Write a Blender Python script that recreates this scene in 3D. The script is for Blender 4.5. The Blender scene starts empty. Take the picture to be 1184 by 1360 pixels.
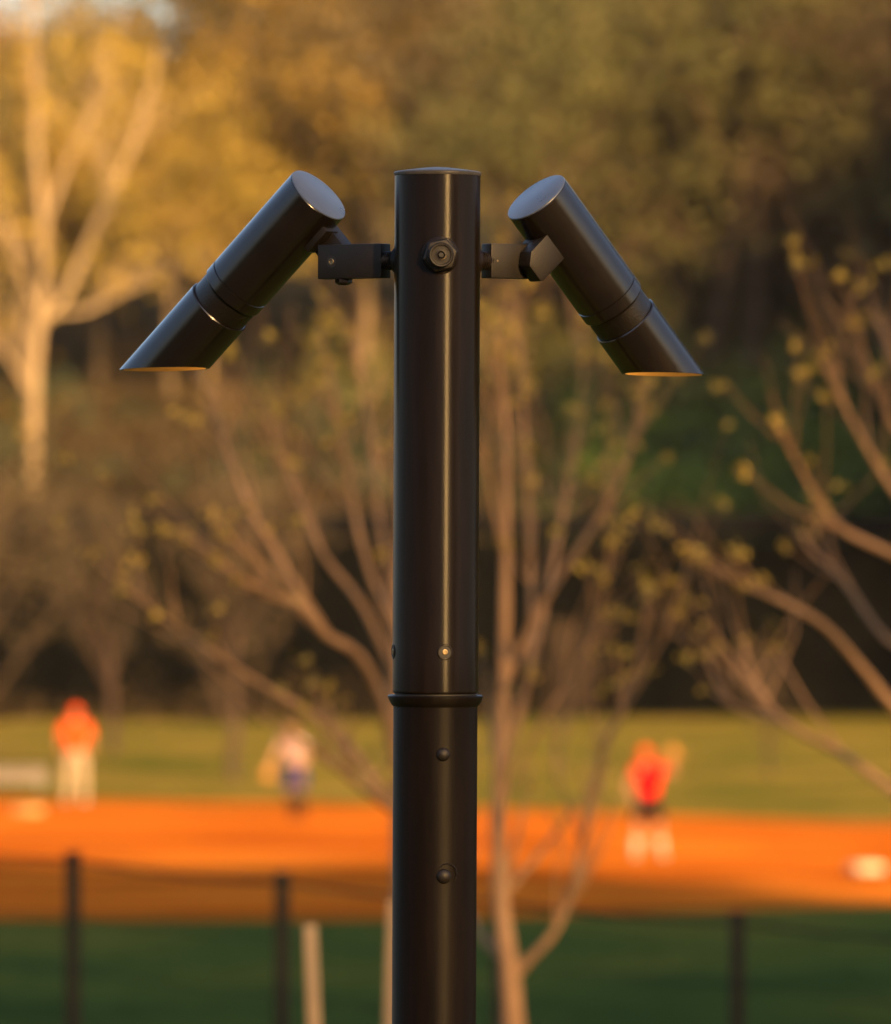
import bpy, bmesh, math, random
import numpy as np
from mathutils import Vector, Matrix

R = math.radians
scene = bpy.context.scene
col = scene.collection

# ------------------------------------------------------------------ camera
CAM = Vector((0.0, 0.0, 5.7))
FPX = 8800.0                      # focal length in photograph pixels
HOR = 650.0                       # horizon row in the photograph
cd = bpy.data.cameras.new('camera')
cam = bpy.data.objects.new('camera', cd)
col.objects.link(cam)
cam.location = CAM
cam.rotation_euler = (R(90) - math.atan((680 - HOR) / FPX), 0, 0)
cd.sensor_fit = 'HORIZONTAL'
cd.sensor_width = 24.0
cd.lens = 24.0 * FPX / 1184.0
cd.clip_start = 0.1
cd.clip_end = 3000
cd.dof.use_dof = True
cd.dof.focus_distance = 5.80
cd.dof.aperture_fstop = cd.lens / 23.0
cd.dof.aperture_blades = 0
scene.camera = cam

# ------------------------------------------------------------------ sky and sun
SUN_AZ, SUN_EL = R(28), R(18)     # behind the camera, to its right
world = bpy.data.worlds.new('World')
scene.world = world
world.use_nodes = True
nt = world.node_tree
bg = nt.nodes['Background']
sky = nt.nodes.new('ShaderNodeTexSky')
sky.sky_type = 'NISHITA'
sky.sun_disc = False
sky.sun_elevation = SUN_EL
sky.sun_rotation = R(180) - SUN_AZ
sky.air_density = 1.0
sky.dust_density = 3.0
sky.ozone_density = 1.0
bg.inputs['Strength'].default_value = 0.082
wb = nt.nodes.new('ShaderNodeMixRGB')            # warm white balance of the evening picture, the whole sky alike
wb.blend_type = 'MULTIPLY'; wb.inputs[0].default_value = 1.0; wb.inputs[2].default_value = (0.97, 0.94, 0.98, 1)
nt.links.new(sky.outputs[0], wb.inputs[1])
nt.links.new(wb.outputs[0], bg.inputs[0])

tosun = Vector((math.sin(SUN_AZ) * math.cos(SUN_EL), -math.cos(SUN_AZ) * math.cos(SUN_EL), math.sin(SUN_EL)))
sd = bpy.data.lights.new('sun', 'SUN')
sd.energy = 5.0
sd.angle = R(0.9)
sd.color = (1.0, 0.58, 0.20)
sun = bpy.data.objects.new('sun', sd)
sun.rotation_euler = (-tosun).to_track_quat('-Z', 'Y').to_euler()
sun.location = (60, -100, 60)
col.objects.link(sun)

scene.view_settings.view_transform = 'Standard'
scene.view_settings.look = 'None'
scene.view_settings.exposure = 2.0
scene.view_settings.gamma = 1.0
scene.render.engine = 'CYCLES'
scene.cycles.use_denoising = True
scene.cycles.max_bounces = 6
scene.cycles.transparent_max_bounces = 6
scene.cycles.sample_clamp_indirect = 6.0

# ------------------------------------------------------------------ helpers
def at(px, py, d):
    """photograph pixel at distance d -> point in the place"""
    return Vector(((px - 592) / FPX * d, d, CAM.z - (py - HOR) / FPX * d))

def tag(o, label=None, cat=None, group=None, kind=None):
    if label: o['label'] = label
    if cat: o['category'] = cat
    if group: o['group'] = group
    if kind: o['kind'] = kind
    return o

def empty(name, loc, rz=0.0):
    o = bpy.data.objects.new(name, None)
    o.empty_display_size = 0.2
    o.location = loc
    o.rotation_euler = (0, 0, rz)
    col.objects.link(o)
    return o

class MB:
    """collects vertices and faces, builds one mesh object"""
    def __init__(s):
        s.v, s.f = [], []
    def add(s, vs, fs):
        n = len(s.v)
        s.v.extend([tuple(v) for v in vs])
        s.f.extend([tuple(i + n for i in f) for f in fs])
    def box(s, c, ax, ay, az):
        c, ax, ay, az = map(Vector, (c, ax, ay, az))
        vs = [c + ax * i + ay * j + az * k for i in (-1, 1) for j in (-1, 1) for k in (-1, 1)]
        s.add(vs, [(0, 1, 3, 2), (4, 6, 7, 5), (0, 4, 5, 1), (2, 3, 7, 6), (0, 2, 6, 4), (1, 5, 7, 3)])
    def tube(s, pts, rad, n=6, cap=True):
        pts = [Vector(p) for p in pts]
        base = len(s.v)
        up = Vector((0.31, 0.22, 0.92))
        for i, p in enumerate(pts):
            t = (pts[min(i + 1, len(pts) - 1)] - pts[max(i - 1, 0)]).normalized()
            e1 = t.cross(up)
            if e1.length < 1e-3: e1 = t.cross(Vector((1, 0, 0)))
            e1.normalize(); e2 = t.cross(e1)
            for k in range(n):
                a = 2 * math.pi * k / n
                s.v.append(tuple(p + (e1 * math.cos(a) + e2 * math.sin(a)) * rad[i]))
        for i in range(len(pts) - 1):
            for k in range(n):
                a, b = base + i * n + k, base + i * n + (k + 1) % n
                s.f.append((a, b, b + n, a + n))
        if cap:
            s.f.append(tuple(base + k for k in range(n))[::-1])
            e = base + (len(pts) - 1) * n
            s.f.append(tuple(e + k for k in range(n)))
    def lathe(s, o, ax, prof, n=48, capa=True, capb=True, phase=0.0):
        """prof: list of (distance along ax, radius)"""
        o, ax = Vector(o), Vector(ax).normalized()
        e1 = ax.cross(Vector((0, 0, 1)) if abs(ax.z) < 0.9 else Vector((0, 1, 0))).normalized()
        e2 = ax.cross(e1)
        base = len(s.v)
        for (t, r) in prof:
            for k in range(n):
                a = 2 * math.pi * k / n + phase
                s.v.append(tuple(o + ax * t + (e1 * math.cos(a) + e2 * math.sin(a)) * r))
        for i in range(len(prof) - 1):
            for k in range(n):
                a, b = base + i * n + k, base + i * n + (k + 1) % n
                s.f.append((a, b, b + n, a + n))
        if capa: s.f.append(tuple(base + k for k in range(n))[::-1])
        if capb:
            e = base + (len(prof) - 1) * n
            s.f.append(tuple(e + k for k in range(n)))
    def build(s, name, mat, parent=None, smooth=None, bevel=0.0):
        me = bpy.data.meshes.new(name)
        off = Vector((0, 0, 0))
        if parent is not None:
            p = parent
            while p is not None:
                off += p.location; p = p.parent
        me.from_pydata([(v[0] - off.x, v[1] - off.y, v[2] - off.z) for v in s.v], [], s.f)
        bm = bmesh.new(); bm.from_mesh(me)
        bmesh.ops.recalc_face_normals(bm, faces=bm.faces)
        if bevel > 0:
            es = [e for e in bm.edges if len(e.link_faces) == 2 and e.calc_face_angle(0) > R(30)]
            bmesh.ops.bevel(bm, geom=es, offset=bevel, segments=2, affect='EDGES', profile=0.5)
        bm.to_mesh(me); bm.free()
        o = bpy.data.objects.new(name, me)
        col.objects.link(o)
        me.materials.append(mat)
        if smooth:
            for p in me.polygons: p.use_smooth = True
            me.set_sharp_from_angle(angle=R(smooth))
        o.parent = parent
        return o

def quick_mesh(name, verts, faces_quads, mat, parent=None):
    """fast numpy quads"""
    verts = np.asarray(verts, dtype=np.float32); q = np.asarray(faces_quads, dtype=np.int32)
    me = bpy.data.meshes.new(name)
    me.vertices.add(len(verts)); me.vertices.foreach_set('co', verts.ravel())
    me.loops.add(q.size); me.loops.foreach_set('vertex_index', q.ravel())
    me.polygons.add(len(q))
    me.polygons.foreach_set('loop_start', np.arange(0, q.size, q.shape[1], dtype=np.int32))
    me.polygons.foreach_set('loop_total', np.full(len(q), q.shape[1], dtype=np.int32))
    me.update(calc_edges=True)
    me.materials.append(mat)
    o = bpy.data.objects.new(name, me)
    col.objects.link(o)
    o.parent = parent
    return o

def copy_tree(o, parent=None):
    c = o.copy(); col.objects.link(c); c.parent = parent
    for ch in list(o.children): copy_tree(ch, c)
    return c

# ------------------------------------------------------------------ materials
def mat(name, c, rough=0.7, spec=0.5, metal=0.0):
    m = bpy.data.materials.new(name); m.use_nodes = True
    b = m.node_tree.nodes['Principled BSDF']
    b.inputs['Base Color'].default_value = (*c, 1)
    b.inputs['Roughness'].default_value = rough
    b.inputs['Specular IOR Level'].default_value = spec
    b.inputs['Metallic'].default_value = metal
    return m

def noise_mat(name, cols, scale=3.0, rough=0.85, spec=0.3, detail=5, bump=0.0, bscale=None,
              rnd=0.0, dist=0.0, stretch=None, coords='Object', pos=None):
    """colour ramp over noise; rnd shifts value by object"""
    m = mat(name, cols[0], rough, spec)
    n = m.node_tree.nodes; l = m.node_tree.links
    b = n['Principled BSDF']
    tc = n.new('ShaderNodeTexCoord')
    mp = n.new('ShaderNodeMapping')
    l.new(tc.outputs[coords], mp.inputs[0])
    if stretch: mp.inputs['Scale'].default_value = stretch
    nz = n.new('ShaderNodeTexNoise'); nz.inputs['Scale'].default_value = scale
    nz.inputs['Detail'].default_value = detail
    nz.inputs['Distortion'].default_value = dist
    l.new(mp.outputs[0], nz.inputs['Vector'])
    cr = n.new('ShaderNodeValToRGB')
    k = len(cols)
    while len(cr.color_ramp.elements) < k: cr.color_ramp.elements.new(0.5)
    for i, c in enumerate(cols):
        e = cr.color_ramp.elements[i]
        e.position = (0.3 + 0.4 * i / (k - 1)) if pos is None else pos[i]
        e.color = (*c, 1)
    l.new(nz.outputs['Fac'], cr.inputs[0])
    out = cr.outputs[0]
    if rnd > 0:
        oi = n.new('ShaderNodeObjectInfo')
        hs = n.new('ShaderNodeHueSaturation')
        mr = n.new('ShaderNodeMapRange')
        mr.inputs[3].default_value = 1 - rnd; mr.inputs[4].default_value = 1 + rnd
        l.new(oi.outputs['Random'], mr.inputs[0]); l.new(mr.outputs[0], hs.inputs['Value'])
        mh = n.new('ShaderNodeMapRange')
        mh.inputs[3].default_value = 0.5 - rnd * 0.08; mh.inputs[4].default_value = 0.5 + rnd * 0.08
        ml = n.new('ShaderNodeMath'); ml.operation = 'FRACT'
        mm = n.new('ShaderNodeMath'); mm.operation = 'MULTIPLY'; mm.inputs[1].default_value = 7.31
        l.new(oi.outputs['Random'], mm.inputs[0]); l.new(mm.outputs[0], ml.inputs[0])
        l.new(ml.outputs[0], mh.inputs[0]); l.new(mh.outputs[0], hs.inputs['Hue'])
        l.new(out, hs.inputs['Color']); out = hs.outputs[0]
    l.new(out, b.inputs['Base Color'])
    if bump > 0:
        n2 = n.new('ShaderNodeTexNoise'); n2.inputs['Scale'].default_value = bscale or scale * 8
        n2.inputs['Detail'].default_value = 4
        l.new(mp.outputs[0], n2.inputs['Vector'])
        bp = n.new('ShaderNodeBump'); bp.inputs['Strength'].default_value = bump
        bp.inputs['Distance'].default_value = 0.01
        l.new(n2.outputs['Fac'], bp.inputs['Height'])
        l.new(bp.outputs[0], b.inputs['Normal'])
    return m

def paint_mat(name, c, r0, r1, bump, grain=900.0, spec=0.5, stretch=None):
    """dark powder coat: slight orange peel, dust and handling marks in the gloss"""
    m = mat(name, c, r0, spec)
    n = m.node_tree.nodes; l = m.node_tree.links; b = n['Principled BSDF']
    tc = n.new('ShaderNodeTexCoord')
    nz = n.new('ShaderNodeTexNoise'); nz.inputs['Scale'].default_value = 28; nz.inputs['Detail'].default_value = 8
    nz.inputs['Roughness'].default_value = 0.65
    mpg = n.new('ShaderNodeMapping'); l.new(tc.outputs['Object'], mpg.inputs[0])
    if stretch: mpg.inputs['Scale'].default_value = stretch            # rain streaks run down the tube
    l.new(mpg.outputs[0], nz.inputs['Vector'])
    mr = n.new('ShaderNodeMapRange'); mr.inputs[1].default_value = 0.3; mr.inputs[2].default_value = 0.75
    mr.inputs[3].default_value = r0; mr.inputs[4].default_value = r1
    l.new(nz.outputs['Fac'], mr.inputs[0]); l.new(mr.outputs[0], b.inputs['Roughness'])
    cr = n.new('ShaderNodeValToRGB')
    cr.color_ramp.elements[0].position = 0.35; cr.color_ramp.elements[0].color = (*c, 1)
    cr.color_ramp.elements[1].position = 0.8; cr.color_ramp.elements[1].color = (c[0] * 1.9, c[1] * 1.8, c[2] * 1.7, 1)
    l.new(nz.outputs['Fac'], cr.inputs[0]); l.new(cr.outputs[0], b.inputs['Base Color'])
    g = n.new('ShaderNodeTexNoise'); g.inputs['Scale'].default_value = grain; g.inputs['Detail'].default_value = 2
    l.new(tc.outputs['Object'], g.inputs['Vector'])
    bp = n.new('ShaderNodeBump'); bp.inputs['Strength'].default_value = bump; bp.inputs['Distance'].default_value = 0.0006
    l.new(g.outputs['Fac'], bp.inputs['Height']); l.new(bp.outputs[0], b.inputs['Normal'])
    return m

M = {}
def drawn(m, an):
    n = m.node_tree.nodes; l = m.node_tree.links; b = n['Principled BSDF']
    t = n.new('ShaderNodeTangent'); t.direction_type = 'RADIAL'; t.axis = 'Z'
    l.new(t.outputs[0], b.inputs['Tangent'])
    b.inputs['Anisotropic'].default_value = an; b.inputs['Anisotropic Rotation'].default_value = 0.25
    return m
M['paint'] = drawn(paint_mat('bronze_powder_coat', (0.0054, 0.0035, 0.0020), 0.27, 0.36, 0.12, 900, 0.20, (5, 5, 0.35)), 0.93)
M['paint_low'] = drawn(paint_mat('worn_bronze_powder_coat', (0.0042, 0.0027, 0.0015), 0.44, 0.58, 0.2, 900, 0.10, (5, 5, 0.35)), 0.7)
M['lamp_paint'] = paint_mat('satin_lamp_paint', (0.0045, 0.0032, 0.0025), 0.21, 0.27, 0.06, 900, 0.6)
M['end_cap'] = paint_mat('sky_tinted_end_cap_paint', (0.042, 0.053, 0.080), 0.26, 0.36, 0.12, 900, 1.0)  # lighter and bluer: the sky's reflection is put into the base colour
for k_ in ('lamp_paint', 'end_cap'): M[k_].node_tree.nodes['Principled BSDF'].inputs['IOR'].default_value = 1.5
M['knuckle'] = paint_mat('matt_bracket_paint', (0.0058, 0.0042, 0.0031), 0.45, 0.58, 0.4, 900, 0.3)
M['ring'] = paint_mat('scuffed_ring_paint', (0.0042, 0.003, 0.002), 0.34, 0.5, 0.6, 500, 0.4)
M['cap'] = paint_mat('dusty_cap_paint', (0.03, 0.028, 0.027), 0.35, 0.6, 0.9, 420)
M['steel'] = mat('screw_steel', (0.22, 0.165, 0.095), 0.45, 0.5, 1.0)
M['dark_hole'] = mat('screw_recess', (0.006, 0.005, 0.004), 0.6)
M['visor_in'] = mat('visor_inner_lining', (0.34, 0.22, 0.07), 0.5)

ml = bpy.data.materials.new('lit_lens'); ml.use_nodes = True
nb = ml.node_tree.nodes['Principled BSDF']
nb.inputs['Base Color'].default_value = (0.8, 0.7, 0.5, 1)
nb.inputs['Emission Color'].default_value = (1.0, 0.62, 0.24, 1)
nb.inputs['Emission Strength'].default_value = 3.6
M['lens'] = ml

def ground_mat():
    m = mat('mown_grass', (0.05, 0.075, 0.02), 0.95, 0.0)
    n = m.node_tree.nodes; l = m.node_tree.links; b = n['Principled BSDF']
    tc = n.new('ShaderNodeTexCoord')
    def noise(scale, det):
        z = n.new('ShaderNodeTexNoise'); z.inputs['Scale'].default_value = scale; z.inputs['Detail'].default_value = det
        l.new(tc.outputs['Object'], z.inputs['Vector']); return z
    def ramp(src, cs, p):
        r = n.new('ShaderNodeValToRGB')
        while len(r.color_ramp.elements) < len(cs): r.color_ramp.elements.new(0.5)
        for i, c in enumerate(cs):
            r.color_ramp.elements[i].position = p[i]; r.color_ramp.elements[i].color = (*c, 1)
        l.new(src, r.inputs[0]); return r.outputs[0]
    a = ramp(noise(0.16, 6).outputs['Fac'], [(0.034, 0.060, 0.018), (0.058, 0.084, 0.020), (0.095, 0.100, 0.022)], [0.35, 0.5, 0.66])
    f = ramp(noise(2.2, 6).outputs['Fac'], [(0.62, 0.66, 0.6), (1.25, 1.2, 1.1)], [0.3, 0.7])
    mx = n.new('ShaderNodeMixRGB'); mx.blend_type = 'MULTIPLY'; mx.inputs[0].default_value = 1
    l.new(a, mx.inputs[1]); l.new(f, mx.inputs[2])
    sx = n.new('ShaderNodeSeparateXYZ'); l.new(tc.outputs['Object'], sx.inputs[0])
    dry = n.new('ShaderNodeMapRange'); dry.inputs[1].default_value = 96; dry.inputs[2].default_value = 112     # unwatered outfield
    l.new(sx.outputs['Y'], dry.inputs[0])
    lush = n.new('ShaderNodeMapRange'); lush.inputs[1].default_value = 164; lush.inputs[2].default_value = 172; lush.inputs[3].default_value = 1; lush.inputs[4].default_value = 0
    l.new(sx.outputs['Y'], lush.inputs[0])
    mu = n.new('ShaderNodeMath'); mu.operation = 'MULTIPLY'; l.new(dry.outputs[0], mu.inputs[0]); l.new(lush.outputs[0], mu.inputs[1])
    od = ramp(noise(0.25, 6).outputs['Fac'], [(0.075, 0.080, 0.014), (0.135, 0.110, 0.020), (0.19, 0.135, 0.03)], [0.36, 0.5, 0.64])
    mo = n.new('ShaderNodeMixRGB'); l.new(mu.outputs[0], mo.inputs[0]); l.new(mx.outputs[0], mo.inputs[1]); l.new(od, mo.inputs[2])
    wd = n.new('ShaderNodeMapRange'); wd.inputs[1].default_value = 196; wd.inputs[2].default_value = 212
    l.new(sx.outputs['Y'], wd.inputs[0])
    lit = ramp(noise(0.4, 7).outputs['Fac'], [(0.045, 0.033, 0.014), (0.09, 0.063, 0.028), (0.13, 0.095, 0.045)], [0.34, 0.5, 0.66])
    bk = n.new('ShaderNodeMapRange'); bk.inputs[1].default_value = 167; bk.inputs[2].default_value = 170      # bare bank left of the green slope
    l.new(sx.outputs['Y'], bk.inputs[0])
    bx = n.new('ShaderNodeMapRange'); bx.inputs[1].default_value = 0; bx.inputs[2].default_value = 4; bx.inputs[3].default_value = 1; bx.inputs[4].default_value = 0
    l.new(sx.outputs['X'], bx.inputs[0])
    bm2 = n.new('ShaderNodeMath'); bm2.operation = 'MULTIPLY'; l.new(bk.outputs[0], bm2.inputs[0]); l.new(bx.outputs[0], bm2.inputs[1])
    wmx = n.new('ShaderNodeMath'); wmx.operation = 'MAXIMUM'; l.new(wd.outputs[0], wmx.inputs[0]); l.new(bm2.outputs[0], wmx.inputs[1])
    mw = n.new('ShaderNodeMixRGB'); l.new(wmx.outputs[0], mw.inputs[0]); l.new(mo.outputs[0], mw.inputs[1]); l.new(lit, mw.inputs[2])
    l.new(mw.outputs[0], b.inputs['Base Color'])
    bp = n.new('ShaderNodeBump'); bp.inputs['Strength'].default_value = 0.7; bp.inputs['Distance'].default_value = 0.082
    l.new(noise(18, 5).outputs['Fac'], bp.inputs['Height']); l.new(bp.outputs[0], b.inputs['Normal'])
    return m
M['grass'] = ground_mat()
M['dirt'] = noise_mat('infield_clay', [(0.18, 0.036, 0.006), (0.36, 0.086, 0.006), (0.50, 0.148, 0.015)], 0.26, 0.95, 0.0, 7,
                      bump=0.5, bscale=9, stretch=(0.5, 1.6, 1), pos=[0.34, 0.49, 0.62], dist=1.6)
M['bark_near'] = noise_mat('young_bark', [(0.20, 0.112, 0.055), (0.33, 0.19, 0.095)], 6, 0.9, 0.2, 5, bump=0.5, bscale=40)
M['bark_pale'] = noise_mat('pale_sycamore_bark', [(0.09, 0.066, 0.038), (0.17, 0.125, 0.075)], 1.2, 0.85, 0.2, 5, bump=0.4, bscale=9)
M['bark_brown'] = noise_mat('brown_bark', [(0.030, 0.020, 0.014), (0.060, 0.040, 0.027)], 2, 0.9, 0.2, 4, rnd=0.2)
M['bud'] = noise_mat('spring_buds', [(0.24, 0.165, 0.03), (0.40, 0.28, 0.05)], 5, 0.8, 0.2, 2)
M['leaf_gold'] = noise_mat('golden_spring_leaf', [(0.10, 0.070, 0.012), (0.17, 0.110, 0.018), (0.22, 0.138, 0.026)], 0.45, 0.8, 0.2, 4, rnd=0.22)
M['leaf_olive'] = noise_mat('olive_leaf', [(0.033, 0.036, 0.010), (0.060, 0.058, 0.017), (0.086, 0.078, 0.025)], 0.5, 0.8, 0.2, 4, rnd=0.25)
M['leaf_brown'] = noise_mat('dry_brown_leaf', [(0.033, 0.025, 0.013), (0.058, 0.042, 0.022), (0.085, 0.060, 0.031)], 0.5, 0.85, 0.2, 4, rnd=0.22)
M['leaf_brush'] = noise_mat('dry_brush_stems', [(0.012, 0.0085, 0.0045), (0.024, 0.0165, 0.008), (0.046, 0.030, 0.014)], 0.35, 0.9, 0.1, 4)
M['leaf_dark'] = noise_mat('dark_evergreen_leaf', [(0.012, 0.018, 0.007), (0.026, 0.034, 0.012)], 0.6, 0.75, 0.3, 4, rnd=0.2)
M['leaf_green'] = noise_mat('fresh_green_leaf', [(0.046, 0.074, 0.009), (0.085, 0.118, 0.015)], 0.8, 0.8, 0.2, 4, rnd=0.2)
M['screen'] = noise_mat('black_windscreen_mesh', [(0.0012, 0.0014, 0.0012), (0.003, 0.003, 0.0025)], 1.2, 0.95, 0.0, 4)
M['screen_band'] = noise_mat('grey_top_band', [(0.0026, 0.0026, 0.003), (0.0045, 0.0045, 0.005)], 1.5, 0.95, 0.0, 3)
M['fence_metal'] = mat('black_fence_metal', (0.006, 0.006, 0.006), 0.7, 0.2)
M['post_metal'] = noise_mat('dark_rusty_post', [(0.006, 0.006, 0.004), (0.011, 0.010, 0.006)], 12, 0.85, 0.2, 4)
M['stake'] = noise_mat('pale_pine_stake', [(0.20, 0.13, 0.07), (0.31, 0.21, 0.115)], 6, 0.8, 0.2, 5, stretch=(4, 4, 0.4))
M['white'] = noise_mat('dusty_white_canvas', [(0.30, 0.23, 0.15), (0.44, 0.37, 0.28)], 5, 0.8, 0.2, 4)
M['bench'] = noise_mat('weathered_bench_plank', [(0.10, 0.08, 0.07), (0.15, 0.125, 0.11)], 4, 0.8, 0.2, 4)
M['bench_leg'] = mat('grey_bench_steel', (0.12, 0.12, 0.12), 0.5)
M['skin'] = mat('skin', (0.27, 0.13, 0.07), 0.6)
M['orange_cloth'] = noise_mat('orange_jersey', [(0.42, 0.046, 0.008), (0.50, 0.062, 0.012)], 9, 0.95, 0.0, 3)
M['red_cloth'] = noise_mat('red_jersey', [(0.36, 0.004, 0.006), (0.44, 0.006, 0.008)], 9, 0.95, 0.0, 3)
M['cream_cloth'] = noise_mat('cream_trousers', [(0.22, 0.175, 0.12), (0.28, 0.23, 0.165)], 9, 0.95, 0.0, 3)
M['pink_cloth'] = noise_mat('washed_pale_shirt', [(0.24, 0.165, 0.165), (0.30, 0.215, 0.215)], 9, 0.95, 0.0, 3)
M['navy_cloth'] = noise_mat('navy_shorts', [(0.010, 0.016, 0.07), (0.016, 0.024, 0.10)], 9, 0.95, 0.0, 3)
M['black_cloth'] = mat('black_cloth', (0.010, 0.009, 0.010), 0.95, 0.0)
M['white_cloth'] = mat('white_sock', (0.36, 0.31, 0.26), 0.85)
M['hair'] = mat('brown_hair', (0.10, 0.045, 0.02), 0.6)
M['leather'] = noise_mat('tan_glove_leather', [(0.26, 0.12, 0.022), (0.34, 0.165, 0.032)], 14, 0.6, 0.3, 3)

# ------------------------------------------------------------------ terrain
def sstep(a, b, t):
    t = np.clip((t - a) / (b - a), 0, 1)
    return t * t * (3 - 2 * t)

def height(x, y):
    x = np.asarray(x, dtype=float); y = np.asarray(y, dtype=float)
    knoll = 4.0 - 4.0 * sstep(6, 62, y) - 0.35 * sstep(0, 9, y) * (1 - sstep(30, 62, y))
    knoll = np.where(y < 62, knoll, 0)
    hill = 4.9 * sstep(167.5, 174, y) + 4.2 * sstep(173, 215, y) + 6.0 * sstep(205, 300, y)
    hill += sstep(200, 290, y) * 12.0 * sstep(-4, 26, x)
    hill += 13 * sstep(300, 400, y) + 10 * sstep(400, 700, y)
    bumps = 0.25 * np.sin(x * 0.31 + 1.3) * np.cos(y * 0.23) * sstep(174, 200, y)
    return np.maximum(knoll, 0) + hill + bumps

def hz(x, y): return float(height(x, y))

xs = np.concatenate([np.linspace(-900, -60, 24), np.linspace(-55, 55, 89), np.linspace(60, 900, 24)])
ys = np.concatenate([np.linspace(-700, -15, 24), np.linspace(-12, 70, 83), np.linspace(72, 160, 23), np.linspace(162, 320, 106), np.linspace(330, 1500, 30)])
X, Y = np.meshgrid(xs, ys)
Z = height(X, Y)
V = np.stack([X.ravel(), Y.ravel(), Z.ravel()], 1)
nx, ny = len(xs), len(ys)
ii, jj = np.meshgrid(np.arange(nx - 1), np.arange(ny - 1))
a0 = (jj * nx + ii).ravel()
Q = np.stack([a0, a0 + 1, a0 + nx + 1, a0 + nx], 1)
g = quick_mesh('ground', V, Q, M['grass'])
for p in g.data.polygons: p.use_smooth = True
tag(g, 'mown grass ground sloping down to the ball field', 'ground', kind='structure')

# the clay infield, one sheet just above the grass, with a wavering cut edge
rng = random.Random(5)
near_edge = [(-60, 80.0), (-30, 84.6), (-14, 87.2), (-6.5, 87.8), (-2.5, 87.6), (0, 87.9), (3, 89.2), (6.2, 91.0), (12, 93.5), (30, 101), (60, 116)]
far_edge = [(60, 104), (30, 109.5), (12, 112.0), (6.9, 113.0), (2, 117.2), (-2.2, 119.6), (-8, 121.9), (-14, 122.8), (-30, 121), (-60, 117)]
def resample(pts, step, amp):
    out = []
    for (p, q) in zip(pts[:-1], pts[1:]):
        n = max(2, int(math.hypot(q[0] - p[0], q[1] - p[1]) / step))
        for i in range(n):
            t = i / n
            out.append((p[0] + (q[0] - p[0]) * t, p[1] + (q[1] - p[1]) * t + rng.uniform(-amp, amp)))
    out.append(pts[-1]); return out
ne, fe = resample(near_edge, 0.5, 0.12), resample(far_edge, 0.5, 0.15)
N = 240
def sample_at(pts, x):
    xs_ = [p[0] for p in pts]; ys_ = [p[1] for p in pts]
    if xs_[0] > xs_[-1]: xs_, ys_ = xs_[::-1], ys_[::-1]
    return float(np.interp(x, xs_, ys_))
mb = MB()
gx = np.linspace(-60, 60, N)
rows = 7
for i, x in enumerate(gx):
    y0, y1 = sample_at(ne, x), sample_at(fe, x)
    for r in range(rows):
        mb.v.append((x, y0 + (y1 - y0) * r / (rows - 1), 0.012))
for i in range(N - 1):
    for r in range(rows - 1):
        a = i * rows + r
        mb.f.append((a, a + rows, a + rows + 1, a + 1))
tag(mb.build('infield_dirt', M['dirt']), 'orange clay infield of the ball field', 'infield', kind='structure')

# unseen asphalt walk added to keep green grass reflections off the lamps
wx = np.linspace(-45, 45, 91); wy = np.linspace(-1.6, 4.9, 8)
wX, wY = np.meshgrid(wx, wy)
wY = wY + 0.5 * np.sin(wX * 0.12)
wV = np.stack([wX.ravel(), wY.ravel(), height(wX, wY).ravel() + 0.02], 1)
ai, aj = np.meshgrid(np.arange(90), np.arange(7)); a1 = (aj * 91 + ai).ravel()
M['asphalt'] = noise_mat('added_asphalt', [(0.030, 0.028, 0.026), (0.055, 0.052, 0.048)], 3, 0.9, 0.1, 6, bump=0.4, bscale=60)
tag(quick_mesh('path', wV, np.stack([a1, a1 + 1, a1 + 92, a1 + 91], 1), M['asphalt']), 'unseen dark asphalt strip added to keep green reflections off the lamps', 'path', kind='structure')

# ------------------------------------------------------------------ light post in focus
D0 = 5.82
U = D0 / FPX                                       # metres per photograph pixel at the post
PX, PZ = (581 - 592) * U, lambda py: CAM.z - (py - HOR) * U
GZ = hz(PX, D0)
post = empty('light_post', (PX, D0, GZ))
tag(post, 'dark bronze metal post carrying two angled bullet spotlights', 'light post')
AX = Vector((0.0042, 0, 1)).normalized()           # the post leans a hair
def axpt(py):                                      # point on the post's axis at a photograph row
    z = PZ(py); t = (z - PZ(340)) / AX.z
    return Vector((PX, D0, PZ(340))) + AX * t

def lathe_rows(prof, name, m, parent=post, n=96, smooth=40, capa=True, capb=True):
    """prof rows: (photo row, radius in photo px)"""
    b = MB(); o = axpt(1000)
    b.lathe(o, AX, [((axpt(py) - o).dot(AX), r * U) for (py, r) in prof], n, capa, capb)
    return b.build(name, m, parent, smooth)

low = axpt(938); lowlen = low.z - GZ
b = MB(); b.lathe(low, -AX, [(0, 56 * U), (0.3, 56 * U), (0.8, 56 * U), (lowlen + 0.15, 56 * U)], 96)
b.build('pole', M['paint_low'], post, 40)
lathe_rows([(938, 56.2), (936, 58.5), (931, 61.2), (926.5, 63.2), (924.5, 63.4), (923.2, 62.2), (923.0, 56)], 'collar', M['paint_low'])
lathe_rows([(923.2, 54.0), (920.4, 54.0)], 'collar_gasket', M['dark_hole'])
lathe_rows([(920.6, 55.6), (919.4, 57.0), (917, 57.4), (860, 57.3), (700, 57.2), (500, 57.1), (300, 57.0), (233, 57)], 'sleeve', M['paint'])
cap = lathe_rows([(233.4, 57.6), (232.6, 58.0), (229.5, 58.2), (228.3, 57.2), (227.4, 54), (226.0, 44), (224.2, 30), (222.6, 15), (221.8, 5), (221.6, 0.6)], 'cap', M['cap'])

def radial(az):        # unit vector out of the post; az 0 faces the camera, + to the right
    return Vector((math.sin(R(az)), -math.cos(R(az)), 0))

def surf_az(px, rad=57):
    return math.degrees(math.asin(max(-1, min(1, (px - 581) / rad))))

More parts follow.
